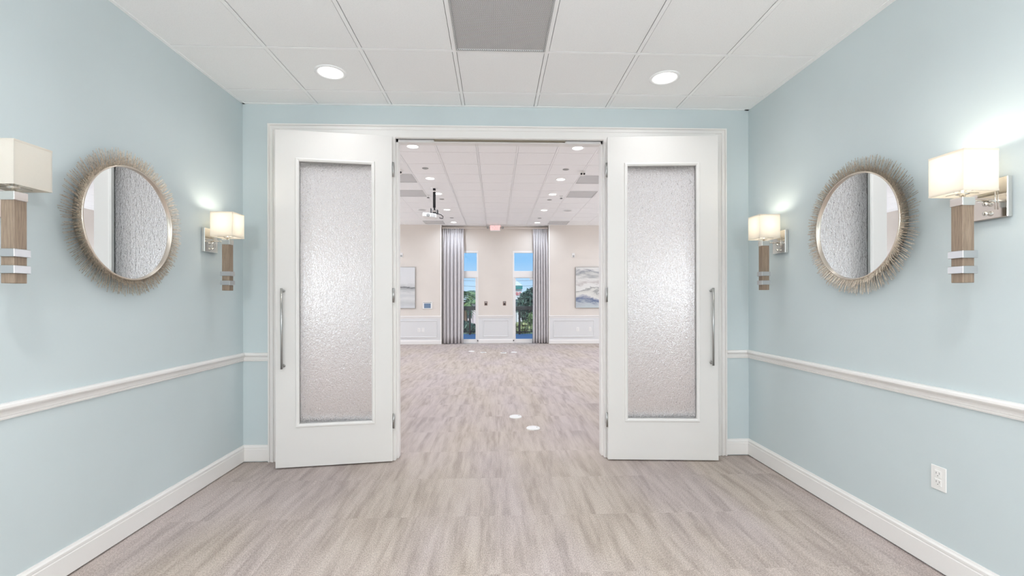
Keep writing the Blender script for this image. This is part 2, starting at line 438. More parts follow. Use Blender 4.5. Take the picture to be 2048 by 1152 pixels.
# ------------------------------------------------------------------ foyer walls
struct('wall_left', MB().box(XL - .12, XL, YB - .1, YW + .1, -.05, H + .1), M_BLUE, 'pale blue foyer wall carrying a round mirror and two sconces at left')
struct('wall_right', MB().box(XR, XR + .12, YB - .1, YW + .1, -.05, H + .1), M_BLUE, 'pale blue foyer wall carrying a round mirror and power outlet at right')
struct('wall_behind', MB().box(XL - .12, XR + .12, YB - .1, YB, -.05, H + .1), M_BLUE, 'pale blue foyer wall behind the camera')
CO0, CO1, CT = -1.888, 1.987, 2.815      # casing outer edges
CI0, CI1, CIT = CO0 + .10, CO1 - .10, CT - .10
w = MB(); ym = YW + .08
w.box(XL, CI0, YW, ym, -.05, H + .1); w.box(CI1, XR, YW, ym, -.05, H + .1); w.box(CI0, CI1, YW, ym, CIT, H + .1)
struct('wall_doorway', w, M_BLUE, 'pale blue end wall around the wide white door casing')
w = MB()
w.box(HX0 - .1, CI0, ym, Y2, -.05, HF + .1); w.box(CI1, HX1 + .1, ym, Y2, -.05, HF + .1); w.box(CI0, CI1, ym, Y2, CIT, HF + .1)
struct('wall_hall_near', w, M_CREAM, 'cream hall wall on the far side of the doorway')
struct('wall_hall_left', MB().box(HX0 - .12, HX0, Y2, YR + .1, -.05, HF + .1), M_CREAM, 'cream side wall at the left of the hall')
struct('wall_hall_right', MB().box(HX1, HX1 + .12, Y2, YR + .1, -.05, HF + .1), M_CREAM, 'cream side wall at the right of the hall')

# chair rails and baseboards of the foyer
RAIL = [(0, .841), (.010, .841), (.012, .849), (.007, .852), (.011, .856), (.0115, .864), (.014, .873), (.020, .881), (.030, .886), (.034, .893), (.033, .903), (.026, .911), (0, .911)]
BASE = [(0, .011), (.016, .011), (.016, .107), (.013, .110), (.013, .115), (.0155, .117), (.0155, .128), (.009, .136), (.007, .1433), (0, .1433)]
def lside(d, z): return [lambda d, z: (XL + d, YB, z), lambda d, z: (XL + d, YW - d, z), lambda d, z: (CO0 + .002, YW - d, z)]
LE = [lambda d, z: (XL + d, YB, z), lambda d, z: (XL + d, YW - d, z), lambda d, z: (CO0 + .001, YW - d, z)]
RE = [lambda d, z: (XR - d, YB, z), lambda d, z: (XR - d, YW - d, z), lambda d, z: (CO1 - .001, YW - d, z)]
struct('trim_1', MB().strip(LE, RAIL), M_WHITE, 'white chair rail along the left blue wall')
struct('trim_2', MB().strip(RE, RAIL), M_WHITE, 'white chair rail along the right blue wall')
struct('baseboard_left', MB().strip(LE, BASE), M_WHITE, 'tall white baseboard along the left blue wall')
struct('baseboard_right', MB().strip(RE, BASE), M_WHITE, 'tall white baseboard along the right blue wall')

# ------------------------------------------------------------------ doorway: casing, jambs, sidelights
CAS = [(0, 0), (0, .028), (.011, .028), (.0135, .016), (.027, .015), (.0285, .024), (.040, .024), (.045, .014), (.053, .013), (.056, .021), (.10, .021), (.104, .016), (.108, .0)]
c = MB(); c.rectframe(CO0, CO1, .003, CT, CAS, lambda u, z, d: (u, YW - d, z), False)
casing = struct('trim_3', c, M_WHITE, 'wide fluted white casing around the double doors and sidelights')
JL, JR, HD = -.84, .925, 2.715             # clear opening
b = MB()
b.box(JL - .11, JL, 3.872, Y2 + .01, .002, HD); b.box(JR, JR + .11, 3.872, Y2 + .01, .002, HD)
b.box(CI0 - .005, CI1 + .005, 3.873, Y2 + .01, HD, HD + .06)
b.build('jamb', M_WHITE, casing)
b = MB()
b.box(JL, JL + .015, 3.925, 4.0, .002, HD); b.box(JR - .015, JR, 3.925, 4.0, .002, HD); b.box(JL, JR, 3.925, 4.0, HD - .025, HD)
b.build('door_stop', M_WHITE, casing)
MB().cbox(-.52, .60, 3.893, 3.923, HD - .018, HD - .001, .002).build('seal_strip', M_BRONZE, casing)
def sidelight(n, x0, x1, label):
    t = bpy.data.objects.new('window_%d' % n, None); COL.objects.link(t); t['kind'] = 'structure'; t['label'] = label
    t.location = ((x0 + x1) / 2, 3.96, 0); cx = (x0 + x1) / 2
    b = MB(); y0, y1 = -.045, .045
    u0, u1 = x0 - cx, x1 - cx
    e0, e1 = (.11, .05) if cx < 0 else (.05, .11)
    b.box(u0, u0 + e0, y0, y1, .004, HD); b.box(u1 - e1, u1, y0, y1, .004, HD); b.box(u0 + e0, u1 - e1, y0, y1, .004, .34); b.box(u0 + e0, u1 - e1, y0, y1, 2.48, HD)
    b.build('frame', M_DOOR, t)
    MB().box(u0 + e0 - .005, u1 - e1 + .005, -.004, .004, .335, 2.485).build('pane', M_CLEAR, t)
sidelight(1, CI0 + .0, JL - .11, 'fixed white sidelight behind the left door leaf')
sidelight(2, JR + .11, CI1, 'fixed white sidelight behind the right door leaf')

def leaf(n, hinge, free, label):
    hx, hy = hinge; d = Vector((free[0] - hx, free[1] - hy, 0)); wd = d.length; d.normalize()
    nr = Vector((d.y, -d.x, 0))
    if nr.y > 0: nr = -nr
    mx = Matrix((( d.x, nr.x, 0, 0), (d.y, nr.y, 0, 0), (0, 0, 1, 0), (0, 0, 0, 1)))   # local: along leaf, out of face, up
    t = bpy.data.objects.new('door_%d' % n, None); COL.objects.link(t); t['kind'] = 'structure'; t['label'] = label
    t.location = (hx, hy, 0)
    z0, z1, g0, g1, h0, h1 = .012, 2.708, .152, wd - .168, .345, 2.474
    b = MB(mx)
    b.rectframe(0, wd, z0, z1, [(0, -.045), (0, -.0015), (.0015, 0)], lambda u, z, e: (u, e, z))
    b.add([(0.0015, 0, z0 + .0015), (wd - .0015, 0, z0 + .0015), (wd - .0015, 0, z1 - .0015), (.0015, 0, z1 - .0015), (g0, 0, h0), (g1, 0, h0), (g1, 0, h1), (g0, 0, h1),
           (0, -.045, z0), (wd, -.045, z0), (wd, -.045, z1), (0, -.045, z1), (g0, -.045, h0), (g1, -.045, h0), (g1, -.045, h1), (g0, -.045, h1)],
          [(i, (i + 1) % 4, 4 + (i + 1) % 4, 4 + i) for i in range(4)] + [(8 + i, 8 + (i + 1) % 4, 12 + (i + 1) % 4, 12 + i) for i in range(4)] + [(4 + i, 4 + (i + 1) % 4, 12 + (i + 1) % 4, 12 + i) for i in range(4)])
    b.build('leaf', M_DOOR, t)
    b = MB(mx)
    pf = [(-.014, 0), (-.014, .006), (-.010, .013), (.0, .014), (.006, .010), (.012, .006), (.014, -.012), (.014, -.016)]
    b.rectframe(g0, g1, h0, h1, pf, lambda u, z, e: (u, e, z)); b.build('glazing_bead', M_WHITE, t)
    MB(mx).rectframe(g0, g1, h0, h1, [(-.014, -.045), (-.012, -.054), (.0, -.056), (.013, -.04), (.013, -.03)], lambda u, z, e: (u, e, z)).build('glazing_bead', M_WHITE, t)
    MB(mx).box(g0 + .002, g1 - .002, -.026, -.018, h0 + .002, h1 - .002).build('glass_pane', M_RAIN, t)
    hb = MB(mx); a = wd - .063
    hb.tube([(a, .052, .806), (a, .052, 1.442)], .0085, 14); hn = hb.build('handle', M_STEEL, t)
    for z in (.826, 1.422):
        b = MB(mx); b.tube([(a, 0, z), (a, .052, z)], .0075, 12); b.lathe([(0, .006), (.013, .006), (.013, 0)], 16, 'y', (a, 0, z)); b.build('post', M_STEEL, hn)
    for z in (.343, 1.387, 2.432):
        b = MB(mx); b.tube([(-.008, -.006, z - .06), (-.008, -.006, z + .06)], .008, 10)
        b.box(-.002, .0, -.04, -.004, z - .057, z + .057)
        b.build('hinge', M_HINGE, t)
leaf(1, (-.856, 3.829), (-1.75, 3.702), 'open left door leaf with a tall textured glass panel')
leaf(2, (.938, 3.797), (1.847, 3.735), 'open right door leaf with a tall textured glass panel')

# ------------------------------------------------------------------ hall far wall with recess, glass doors and transoms
RX0, RX1 = -1.640, 1.623
D0, D1 = .533, 1.50          # door openings (mirrored)
w = MB()
w.box(HX0 - .1, RX0, YF, YR + .1, -.05, HF + .1); w.box(RX1, HX1 + .1, YF, YR + .1, -.05, HF + .1)
w.box(RX0, -D1, YR, YR + .1, -.05, HF + .1); w.box(D1, RX1, YR, YR + .1, -.05, HF + .1); w.box(-D0, D0, YR, YR + .1, -.05, HF + .1)
w.box(-D1, -D0, YR, YR + .1, 2.86, HF + .1); w.box(D0, D1, YR, YR + .1, 2.86, HF + .1)
wf = struct('wall_far', w, M_CREAM, 'cream far wall of the hall with a curtained recess')
def wains(x0, x1, y, pm):
    MB().box(x0, x1, y - .006, y + .002, .0, .82).build('wainscot', M_WAINS, wf)
    ey = [lambda d, z: (x0, y - .006 - d, z), lambda d, z: (x1, y - .006 - d, z)]
    MB().strip(ey, [(0, .79), (.008, .79), (.012, .82), (.022, .835), (.026, .85), (.02, .862), (-.004, .862)]).build('chair_rail', M_WHITE, wf)
    MB().strip(ey, [(0, .004), (.016, .004), (.016, .10), (.010, .115), (.006, .131), (0, .131)]).build('baseboard', M_WHITE, wf)
    for a, b_ in pm:
        MB().rectframe(a, b_, .203, .723, [(0, 0), (.003, .012), (.014, .016), (.022, .006), (.028, .0)], lambda u, z, d: (u, y - .006 - d, z)).build('panel_moulding', M_WAINS, wf)
wains(HX0, RX0, YF, [(-5.8, -4.6), (-4.4, -3.2), (-3.02, -1.767)]); wains(RX1, HX1, YF, [(1.76, 3.02), (3.2, 4.4), (4.6, 5.8)]); wains(-D0, D0, YR, [(-.385, .405)])
for x in (RX0, RX1):
    s = 1 if x > 0 else -1
    MB().box(min(x, x + s * .035), max(x, x + s * .035), YF - .012, YF, .0, HF).build('corner_trim', M_WHITE, wf)

def gdoor(n, sg, label, tlabel):
    X = lambda a: sg * a
    def bx(b, a0, a1, y0, y1, z0, z1): b.box(min(X(a0), X(a1)), max(X(a0), X(a1)), y0, y1, z0, z1)
    t = bpy.data.objects.new('door_%d' % n, None); COL.objects.link(t); t['kind'] = 'structure'; t['label'] = label; t.location = (0, 0, 0)
    b = MB(); f0, f1 = YR - .01, YR + .08
    bx(b, D0, D0 + .035, f0, f1, 0, 2.86); bx(b, D1 - .04, D1, f0, f1, 0, 2.86)
    bx(b, D0 + .035, D1 - .04, f0, f1, 2.04, 2.225); bx(b, D0 + .035, D1 - .04, f0, f1, 2.81, 2.86)
    b.build('frame', M_WHITE, t)
    b = MB(); g0, g1 = YR + .01, YR + .055
    bx(b, D0 + .037, D0 + .088, g0, g1, .006, 2.038); bx(b, D1 - .14, D1 - .042, g0, g1, .006, 2.038); bx(b, D0 + .088, D1 - .14, g0, g1, .006, .13); bx(b, D0 + .088, D1 - .14, g0, g1, 2.02, 2.038)
    b.build('leaf', M_WHITE, t)
    b = MB(); bx(b, D0 + .085, D1 - .135, YR + .03, YR + .036, .126, 2.024); b.build('glass_pane', M_CLEAR, t)
    b = MB(); bx(b, 1.06, 1.36, YR - .045, YR + .01, 1.965, 2.02); b.build('door_closer', M_WHITE, t)
    b = MB(); b.lathe([(0, 0), (.016, 0), (.016, .03), (0, .03)], 12, 'z', (X(.557), YR - .032, .07)); b.build('floor_bolt', M_BLACK, t)
    v = bpy.data.objects.new('window_%d' % n, None); COL.objects.link(v); v['kind'] = 'structure'; v['label'] = tlabel
    b = MB()
    b.rectframe(min(X(D0 + .035), X(D1 - .04)), max(X(D0 + .035), X(D1 - .04)), 2.225, 2.81, [(0, .05), (0, -.004), (.012, -.004), (.012, .05)], lambda u, z, d: (u, YR + d, z)); b.build('frame', M_WHITE, v)
    b = MB(); bx(b, D0 + .04, D1 - .045, YR + .03, YR + .036, 2.23, 2.805); b.build('pane', M_CLEAR, v)
gdoor(3, -1, 'white framed glass balcony door beside the left curtain', 'square transom window above the left balcony door')
gdoor(4, 1, 'white framed glass balcony door beside the right curtain', 'square transom window above the right balcony door')

# ------------------------------------------------------------------ lamps: recessed downlights
def lamp_obj(name, x, y, z, w, size, colr, spread=165):
    l = bpy.data.lights.new(name, 'AREA'); l.shape = 'DISK'; l.size = size; l.energy = w; l.color = colr; l.spread = R(spread)
    o = bpy.data.objects.new(name, l); COL.objects.link(o); o.location = (x, y, z); return o
def downlight_proto(label, x, y, z, r, group):
    t = thing('downlight', label, 'ceiling light', (x, y, z), 0, group)
    b = MB(); b.lathe([(r * 1.32, .002), (r * 1.32, -.003), (r * 1.2, -.006), (r * 1.04, -.004), (r * .99, .004)], 36); b.build('trim_ring', M_GRID, t)
    MB().disc(r, 36, -.001).build('diffuser', M_LAMP, t, recalc=False)
    return t
gF = 'recessed lights in the foyer ceiling'
d0 = downlight_proto('bright round recessed light in the foyer ceiling above the left door', -1.182, 3.335, H, .083, gF)
dup(d0, 'bright round recessed light in the foyer ceiling above the right door', (1.25, 3.338, H))
for x in (-1.2, 1.23):
    pass
for x in (-1.182, 1.25): lamp_obj('downlight_lamp', x, 3.338, H - .012, FOYER_W * .24, .15, FOYER_COL, 150)
for x in (-1.2, 1.23):
    for y in (.9, -1.55): lamp_obj('downlight_lamp', x, y, H - .012, FOYER_W * 1.2, .15, FOYER_COL, 150)
hy = [6.83, 8.62, 9.85, 11.6, 13.48]
order = ['first', 'second', 'third', 'fourth', 'fifth']
d1 = None
for sx, side in ((-1.222, 'left'), (1.235, 'right')):
    for k, y in enumerate(hy):
        lb = f'{order[k]} round light counted from the doorway in the {side} row of the hall ceiling'
        if d1 is None: d1 = downlight_proto(lb, sx, y, HF, .076, 'recessed lights in the hall ceiling')
        else: dup(d1, lb, (sx, y, HF))
        lamp_obj('hall_lamp', sx, y, HF - .012, HALL_W, .14, HALL_COL)
for x in (-3.66, 3.66):  # unseen side rows without fixtures, added to brighten the hall
    for y in (5.2, 7.6, 10.0, 12.4):
        lamp_obj('hall_lamp', x, y, HF - .012, HALL_W * 1.3, .14, HALL_COL)
for x in (-1.22, 1.23):
    lamp_obj('hall_lamp', x, 5.1, HF - .012, HALL_W, .14, HALL_COL)

# ------------------------------------------------------------------ sconces
SZ = 1.785
def sconce(label, lit):
    t = thing('wall_sconce', label, 'wall lamp', (0, 0, 0), 0, 'foyer wall sconces')
    MB().cbox(0, .024, -.078, .078, -.087, .087, .003).build('backplate', M_CHROME, t)
    for z in (-.02, -.062):
        MB().lathe([(0, .044), (.007, .043), (.011, .038), (.011, .034), (.006, .03), (.005, .022)], 16, 'x', (0, .0, z)).build('knob', M_CHROME, t)
    b = MB(); b.tube([(.02, .0, -.006), (.14, 0, -.006)], .0055, 10); b.build('arm', M_CHROME, t)
    b = MB(); b.tube([(.03, .035, -.05), (.03, .035, .035)], .0025, 8); b.build('switch_rod', M_CHROME, t)
    MB().cbox(.111, .169, -.029, .029, -.030, .006, .002).build('cap', M_CHROME, t)
    MB().cbox(.114, .166, -.026, .026, -.366, -.029, .0015).build('column', M_WOOD, t)
    for z in (-.259, -.326): MB().cbox(.106, .174, -.034, .034, z, z + .032, .0015).build('ring', M_SATIN, t)
    b = MB(); b.lathe([(0, .004), (.010, .004), (.010, .018), (.024, .022), (.024, .026), (.013, .028), (.013, .06), (0, .06)], 18, 'z', (.14, 0, 0)); b.build('socket', M_CHROME, t)
    b = MB(); b.lathe([(.001, .06), (.012, .065), (.024, .085), (.028, .105), (.022, .125), (.001, .135)], 18, 'z', (.14, 0, 0)); b.build('bulb', M_BULB if lit else M_BULBOFF, t)
    b = MB(); h = .078; th = .0015
    def wl(x0, x1, y0, y1): b.box(.14 + x0, .14 + x1, y0, y1, .022, .200)
    wl(-h, h, -h, -h + th); wl(-h, h, h - th, h); wl(-h, -h + th, -h + th, h - th); wl(h - th, h, -h + th, h - th)
    sh = b.build('shade', M_SHADE, t)
    for z in (.026, .196):
        MB().rectframe(-h, h, -h, h, [(-.0006, -.004), (-.0006, .004), (.0024, .004), (.0024, -.004), (-.0006, -.004)], lambda u, v_, d: (.14 + u, v_, z + d)).build('shade_hem', M_SHADE, sh)
    b = MB(); b.tube([(.14 - h + .004, 0, .03), (.14 + h - .004, 0, .03)], .0015, 6); b.tube([(.14, -h + .004, .03), (.14, h - .004, .03)], .0015, 6); b.build('spider', M_CHROME, t)
    return t
s_off = sconce('unlit sconce with a beige shade on the left blue wall nearest the viewer', False)
s_off.location = (XL, 1.94, SZ)
s_on = sconce('lit sconce on the left blue wall between the mirror and the door', True); s_on.location = (XL, 3.43, SZ)
dup(s_on, 'lit sconce on the right blue wall between the mirror and the door', (XR, 3.43, SZ), math.pi)
dup(s_on, 'large lit sconce on the right blue wall nearest the viewer', (XR, 1.94, SZ), math.pi)
for x, y in ((XL + .14, 3.43), (XR - .14, 3.43), (XR - .14, 1.94)):
    l = bpy.data.lights.new('sconce_lamp', 'POINT'); l.energy = SCONCE_W; l.shadow_soft_size = .03; l.color = (1, .93, .78)
    o = bpy.data.objects.new('sconce_lamp', l); COL.objects.link(o); o.location = (x, y, SZ + .15)
def point(name, x, y, z, w, colr, size=.06):
    l = bpy.data.lights.new(name, 'POINT'); l.energy = w; l.shadow_soft_size = size; l.color = colr
    o = bpy.data.objects.new(name, l); COL.objects.link(o); o.location = (x, y, z)
for x in (-1.0, 1.05):
    for y in (-.35, -1.6): point('foyer_fill', x, y, 2.1, FOYER_FILL_W, FOYER_COL, .1)  # bare fill lights out of view, added to even out the foyer
for x in (HX0 + .2, HX1 - .2):
    for y in (6.2, 9.2, 12.2): point('hall_fill', x, y, 1.7, HALL_FILL_W, HALL_COL, .35)  # bare fill lights out of view, added to lift hall ceiling and walls

# ------------------------------------------------------------------ sunburst mirrors
def sunburst(label, loc, rz):
    t = thing('sunburst_mirror', label, 'mirror', loc, rz, 'sunburst mirrors')
    MB().lathe([(0, 0), (.28, 0), (.30, .004), (.30, .045), (0, .045)], 64, 'x').build('backing', M_BLACK, t)
    MB().disc(.312, 96, .049, axis='x').build('mirror_glass', M_MIRROR, t, recalc=False)
    MB().lathe([(.309, .044), (.309, .059), (.311, .063), (.317, .063), (.319, .058), (.319, .015), (.309, .015)], 96, 'x').build('rim', M_RIM, t)
    b = MB(); rng = random.Random(3)
    for x0, slope, n, ln0, ln1 in ((.028, .06, 165, .072, .096), (.040, .14, 150, .068, .092), (.051, .34, 130, .045, .066), (.058, .62, 220, .028, .046), (.050, .25, 330, .012, .027)):
        for i in range(n):
            a = 2 * math.pi * (i + rng.uniform(-.4, .4)) / n
            ln = rng.uniform(ln0, ln1); sl = slope + rng.uniform(-.05, .05)
            a2 = a + rng.uniform(-.007, .007)
            ca, sa = math.cos(a), math.sin(a); w_ = .0015
            p0 = Vector((x0, .316 * ca, .316 * sa)); p1 = Vector((x0 + ln * sl, (.318 + ln) * math.cos(a2), (.318 + ln) * math.sin(a2)))
            t1 = Vector((0, -sa, ca)) * w_; t2 = Vector((w_, 0, 0))
            q = [p0 + t1, p0 - t1 * .6 + t2, p0 - t1 * .6 - t2, p1 + t1, p1 - t1 * .6 + t2, p1 - t1 * .6 - t2]
            b.add(q, [(0, 1, 4, 3), (1, 2, 5, 4), (2, 0, 3, 5), (3, 4, 5)])
    b.build('spikes', M_SPIKE, t, recalc=False, kind='stuff')
    return t
m0 = sunburst('round mirror with a metal spiked rim on the left blue wall', (XL, 2.655, 1.78), 0)
dup(m0, 'round mirror with a metal spiked rim on the right blue wall', (XR, 2.655, 1.78), math.pi)

# ------------------------------------------------------------------ outlets, sensors, plates
def plate(name, label, cat, loc, rz, w_, h_, m, holes, group=None, th=.006):     # local: plate faces -y
    t = thing(name, label, cat, loc, rz, group)
    MB().cbox(-w_ / 2, w_ / 2, -th, 0, -h_ / 2, h_ / 2, .002).build('cover_plate', m, t)
    for pn, x0, x1, z0, z1, pm, d in holes:
        MB().cbox(x0, x1, -th - d, -th + .001, z0, z1, min(.0015, abs(x1 - x0) / 4, d / 3)).build(pn, pm, t)
    return t
duplex = []
for zc in (.021, -.021):
    duplex += [('receptacle', -.017, .017, zc - .016, zc + .016, M_PLASTIC, .0025), ('slot', -.009, -.0065, zc - .001, zc + .009, M_SLOT, .0029), ('slot', .0065, .009, zc - .001, zc + .009, M_SLOT, .0029), ('slot', -.0025, .0025, zc - .011, zc - .006, M_SLOT, .0029)]
plate('power_outlet', 'white double power outlet low on the right blue wall', 'outlet', (XR, 2.187, .462), R(-90), .078, .118, M_PLASTIC, duplex)
op = [('receptacle', -.017, .017, .006, .036, M_PLASTIC, .003), ('receptacle', -.017, .017, -.036, -.006, M_PLASTIC, .003), ('slot', -.008, .008, .014, .024, M_GREY, .0036), ('slot', -.008, .008, -.026, -.016, M_GREY, .0036)]
yo = YF - .007
o1 = plate('power_outlet', 'white outlet in the hall wainscot left of the curtains beside a blank plate', 'outlet', (-2.318, yo, .434), 0, .08, .125, M_PLASTIC, op, 'outlets in the hall wainscot')
plate('blank_plate', 'white blank plate beside the outlet left of the curtains', 'wall plate', (-2.20, yo, .434), 0, .08, .125, M_PLASTIC, [('screw', -.004, .004, .04, .048, M_GREY, .001), ('screw', -.004, .004, -.048, -.04, M_GREY, .001)])
dup(o1, 'white outlet in the hall wainscot right of the curtains nearer the curtain', (2.51, yo, .44))
dup(o1, 'white outlet in the hall wainscot right of the curtains nearer the door jamb', (2.89, yo, .44))
t = thing('control_panel', 'white wall control panel with a blue screen beside the grey painting', 'control panel', (-2.06, YF, 1.18))
MB().cbox(-.145, .145, -.03, 0, -.112, .108, .008).build('housing', M_PLASTIC, t)
MB().cbox(-.10, .10, -.034, -.028, -.082, .06, .002).build('screen', M_SCREEN, t)
MB().cbox(-.125, .125, -.036, -.028, .078, .098, .003).build('top_bar', M_GREY, t)
for x, side in ((-2.84, 'left'), (2.38, 'right')):
    s = thing('wall_sensor', f'small white sensor high on the far hall wall above the {side} painting', 'sensor', (x, YF, 2.70), 0, 'sensors on the far hall wall')
    MB().cbox(-.045, .045, -.03, 0, -.07, .07, .006).build('housing', M_PLASTIC, s); MB().cbox(-.028, .028, -.036, -.029, -.05, .0, .003).build('lens', M_GREY, s)
for x, side in ((-.30, 'left'), (.275, 'right')):
    s = thing('push_plate', f'small brown wall plate near the {side} balcony door on the central panel', 'switch', (x, YR, 1.235), 0, 'brown wall plates')
    MB().cbox(-.048, .048, -.008, 0, -.065, .065, .002).build('cover_plate', M_BROWNPL, s)
    MB().cbox(-.024, .024, -.014, -.007, -.045, .0, .003).build('button', M_SLOT, s); MB().cbox(-.03, .03, -.010, -.007, .02, .05, .001).build('badge', M_GREY, s)

# ------------------------------------------------------------------ hall ceiling fittings
def ceil_fit(name, label, cat, x, y, group, kind):
    t = thing(name, label, cat, (x, y, HF), 0, group)
    if kind == 'camera':
        MB().lathe([(0, -.075), (.03, -.07), (.05, -.05), (.055, -.02), (.06, -.012), (.06, .004)], 20).build('dome', M_PLASTIC, t)
        for s in (-1, 1): MB().lathe([(0, -.012), (.016, -.008), (.018, .0)], 12, 'y', (s * .024, -.046, -.05)).build('lens', M_SLOT, t)
    elif kind == 'disc':
        MB().lathe([(0, -.007), (.045, -.006), (.055, -.002), (.055, .004)], 24).build('cover', M_GREY, t)
    elif kind == 'sprinkler':
        MB().lathe([(0, -.05), (.012, -.05), (.014, -.012), (.038, -.008), (.042, .004)], 18).build('escutcheon', M_PLASTIC, t)
        MB().lathe([(0, -.062), (.03, -.06), (.03, -.055), (0, -.054)], 16).build('deflector', M_SLOT, t)
    elif kind == 'speaker':
        MB().lathe([(.10, .003), (.112, .003), (.112, -.006), (.10, -.008)], 32).build('bezel', M_GRID, t)
        MB().lathe([(0, -.012), (.06, -.010), (.10, -.003)], 32).build('mesh_cover', M_PERF2, t)
for x, sd in ((-1.673, 'left'), (1.545, 'right')): ceil_fit('ceiling_sensor', f'small white twin-eyed sensor on the hall ceiling beside the {sd} near grille', 'sensor', x, 8.09, 'ceiling sensors', 'camera')
for k, y in enumerate((7.96, 10.39, 12.74)):
    for x, sd in ((-1.21, 'left'), (1.23, 'right')): ceil_fit('sprinkler_plate', f'{["nearest", "middle", "farthest"][k]} small flat sprinkler cover in the {sd} light row of the hall ceiling', 'sprinkler', x, y, 'sprinkler covers', 'disc')
for x, sd in ((-1.455, 'left, behind the projector pole'), (1.44, 'right, beside a grey grille')): ceil_fit('ceiling_sprinkler', f'small hanging sprinkler head on the hall ceiling at {sd}', 'sprinkler', x, 9.99, 'sprinkler heads', 'sprinkler')
for x, sd in ((-1.842, 'left of the projector'), (1.84, 'right of the right light row')): ceil_fit('ceiling_speaker', f'round flat speaker cover in the hall ceiling {sd}', 'speaker', x, 11.6, 'ceiling speakers', 'speaker')

# projector on its pole
t = thing('projector', 'white projector hanging from a black ceiling pole in the hall', 'projector', (-1.24, 9.35, HF))
MB().lathe([(0, -.012), (.07, -.012), (.075, 0), (.075, .004)], 20).build('ceiling_flange', M_GRID, t)
b = MB(); b.tube([(0, 0, -.01), (0, 0, -.40)], .028, 14); pole = b.build('pole', M_BLACK, t)
MB().lathe([(.0285, -.055), (.0295, -.055), (.0295, -.085), (.0285, -.085)], 14).build('band', M_CHROME, pole)
b = MB(); b.tube([(0, 0, -.38), (.005, 0, -.46)], .017, 10); b.box(-.07, -.055, -.05, .05, -.52, -.42); b.box(.06, .075, -.05, .05, -.52, -.45); b.box(-.07, .075, -.05, .05, -.53, -.512); b.box(-.03, .03, -.02, .02, -.515, -.46)
b.build('bracket', M_BLACK, t)
MB().cbox(-.03, .05, -.035, -.02, -.50, -.455, .004).build('tilt_plate', M_CHROME, t)
pb = MB(Matrix.Rotation(R(6), 4, 'Y')); pb.cbox(-.165, .12, -.13, .13, -.625, -.532, .018); body = pb.build('body', M_PLASTIC, t)
MB().lathe([(0, -.14), (.028, -.14), (.034, -.135), (.034, -.12)], 18, 'y', (-.105, 0, -.575)).build('lens', M_GREY, body)
for x in (.02, .05, .08): MB(Matrix.Rotation(R(6), 4, 'Y')).box(x, x + .012, -.132, -.129, -.61, -.55).build('vent', M_GREY, body)
b = MB(); b.tube([(.07, -.02, -.52), (.14, -.03, -.55), (.185, -.05, -.59), (.18, -.06, -.625), (.14, -.08, -.63), (.115, -.1, -.62)], .008, 8); b.build('cable', M_BLACK, t)

# exit sign
t = thing('exit_sign', 'red lit EXIT sign with two lamp heads under the hall ceiling', 'sign', (-.005, 13.85, HF))
MB().cbox(-.05, .05, -.03, .03, -.02, .0, .003).build('canopy', M_PLASTIC, t)
MB().cbox(-.155, .155, -.025, .025, -.20, -.015, .006).build('housing', M_PLASTIC, t)
MB().cbox(-.135, .135, -.028, -.024, -.185, -.03, .002).build('face', M_EXIT, t)
lettering('EXIT', .155, M_RED, t, (0, -.0305, -.108), .002, .004)
for s in (-1, 1):
    b = MB(); b.tube([(s * .155, 0, -.10), (s * .20, 0, -.10)], .008, 8); b.lathe([(0, -.045), (.03, -.045), (.036, -.035), (.03, .02), (0, .03)], 16, 'y', (s * .225, 0, -.10)); b.build('lamp_head', M_GREY, t)

# ------------------------------------------------------------------ curtains and track
tag(MB().cbox(RX0 + .01, RX1 - .01, YR - .15, YR - .11, 3.528, 3.562, .004).build('curtain_track', M_CREAM), 'cream curtain track spanning the recess below the hall ceiling', 'curtain rail')
def curtain(label, x0, x1, bx0, bx1, seed):
    t = thing('curtain', label, 'curtain', ((x0 + x1) / 2, YR - .125, 0), 0, 'grey pleated curtains')
    rng = random.Random(seed); nx, nz = 220, 16; cx = (x0 + x1) / 2
    nf = 6; ph = [rng.uniform(-.35, .35) for _ in range(nf + 2)]; am = [rng.uniform(.7, 1.15) for _ in range(nf + 2)]
    vs = []; fs = []; zt, zb = 3.526, .012
    for j in range(nz + 1):
        v = j / nz; z = zt + (zb - zt) * v
        k = min(1, max(0, (v - .03) / .12)); k = k * k * (3 - 2 * k)
        for i in range(nx + 1):
            u = i / nx
            xx = (x0 + (x1 - x0) * u) * (1 - v) + (bx0 + (bx1 - bx0) * u) * v - cx
            fi = u * nf; q = int(fi) % nf
            a = am[q] * (1 - (fi % 1)) + am[q + 1] * (fi % 1); p_ = ph[q] * (1 - (fi % 1)) + ph[q + 1] * (fi % 1)
            low = math.sin(2 * math.pi * fi + p_ + .5 * math.sin(3.1 * u + 2 * v)); low = math.copysign(abs(low) ** .8, low) * .056 * a
            hi = .04 * (1 - abs(math.sin(math.pi * u * 11)) ** .5) * 2 - .025
            yy = low * k + hi * (1 - k)
            vs.append((xx + .012 * math.cos(2 * math.pi * fi) * k, yy, z))
    for j in range(nz):
        for i in range(nx):
            a = j * (nx + 1) + i; fs.append((a, a + 1, a + nx + 2, a + nx + 1))
    b = MB(); b.add(vs, fs, True); o = b.build('fabric', M_CURTAIN, t)
    md = o.modifiers.new('thickness', 'SOLIDIFY'); md.thickness = .003
    for i in range(11):
        u = (i + .5) / 11; MB().cbox(x0 + (x1 - x0) * u - .009 - cx, x0 + (x1 - x0) * u + .009 - cx, -.048, -.012, 3.40, 3.524, .004).build('pleat', M_CURTAIN, t)
curtain('grey floor-length pleated curtain left of the exit sign', -1.625, -.965, -1.63, -1.0, 1)
curtain('grey floor-length pleated curtain right of the exit sign', 1.15, 1.605, 1.125, 1.605, 5)

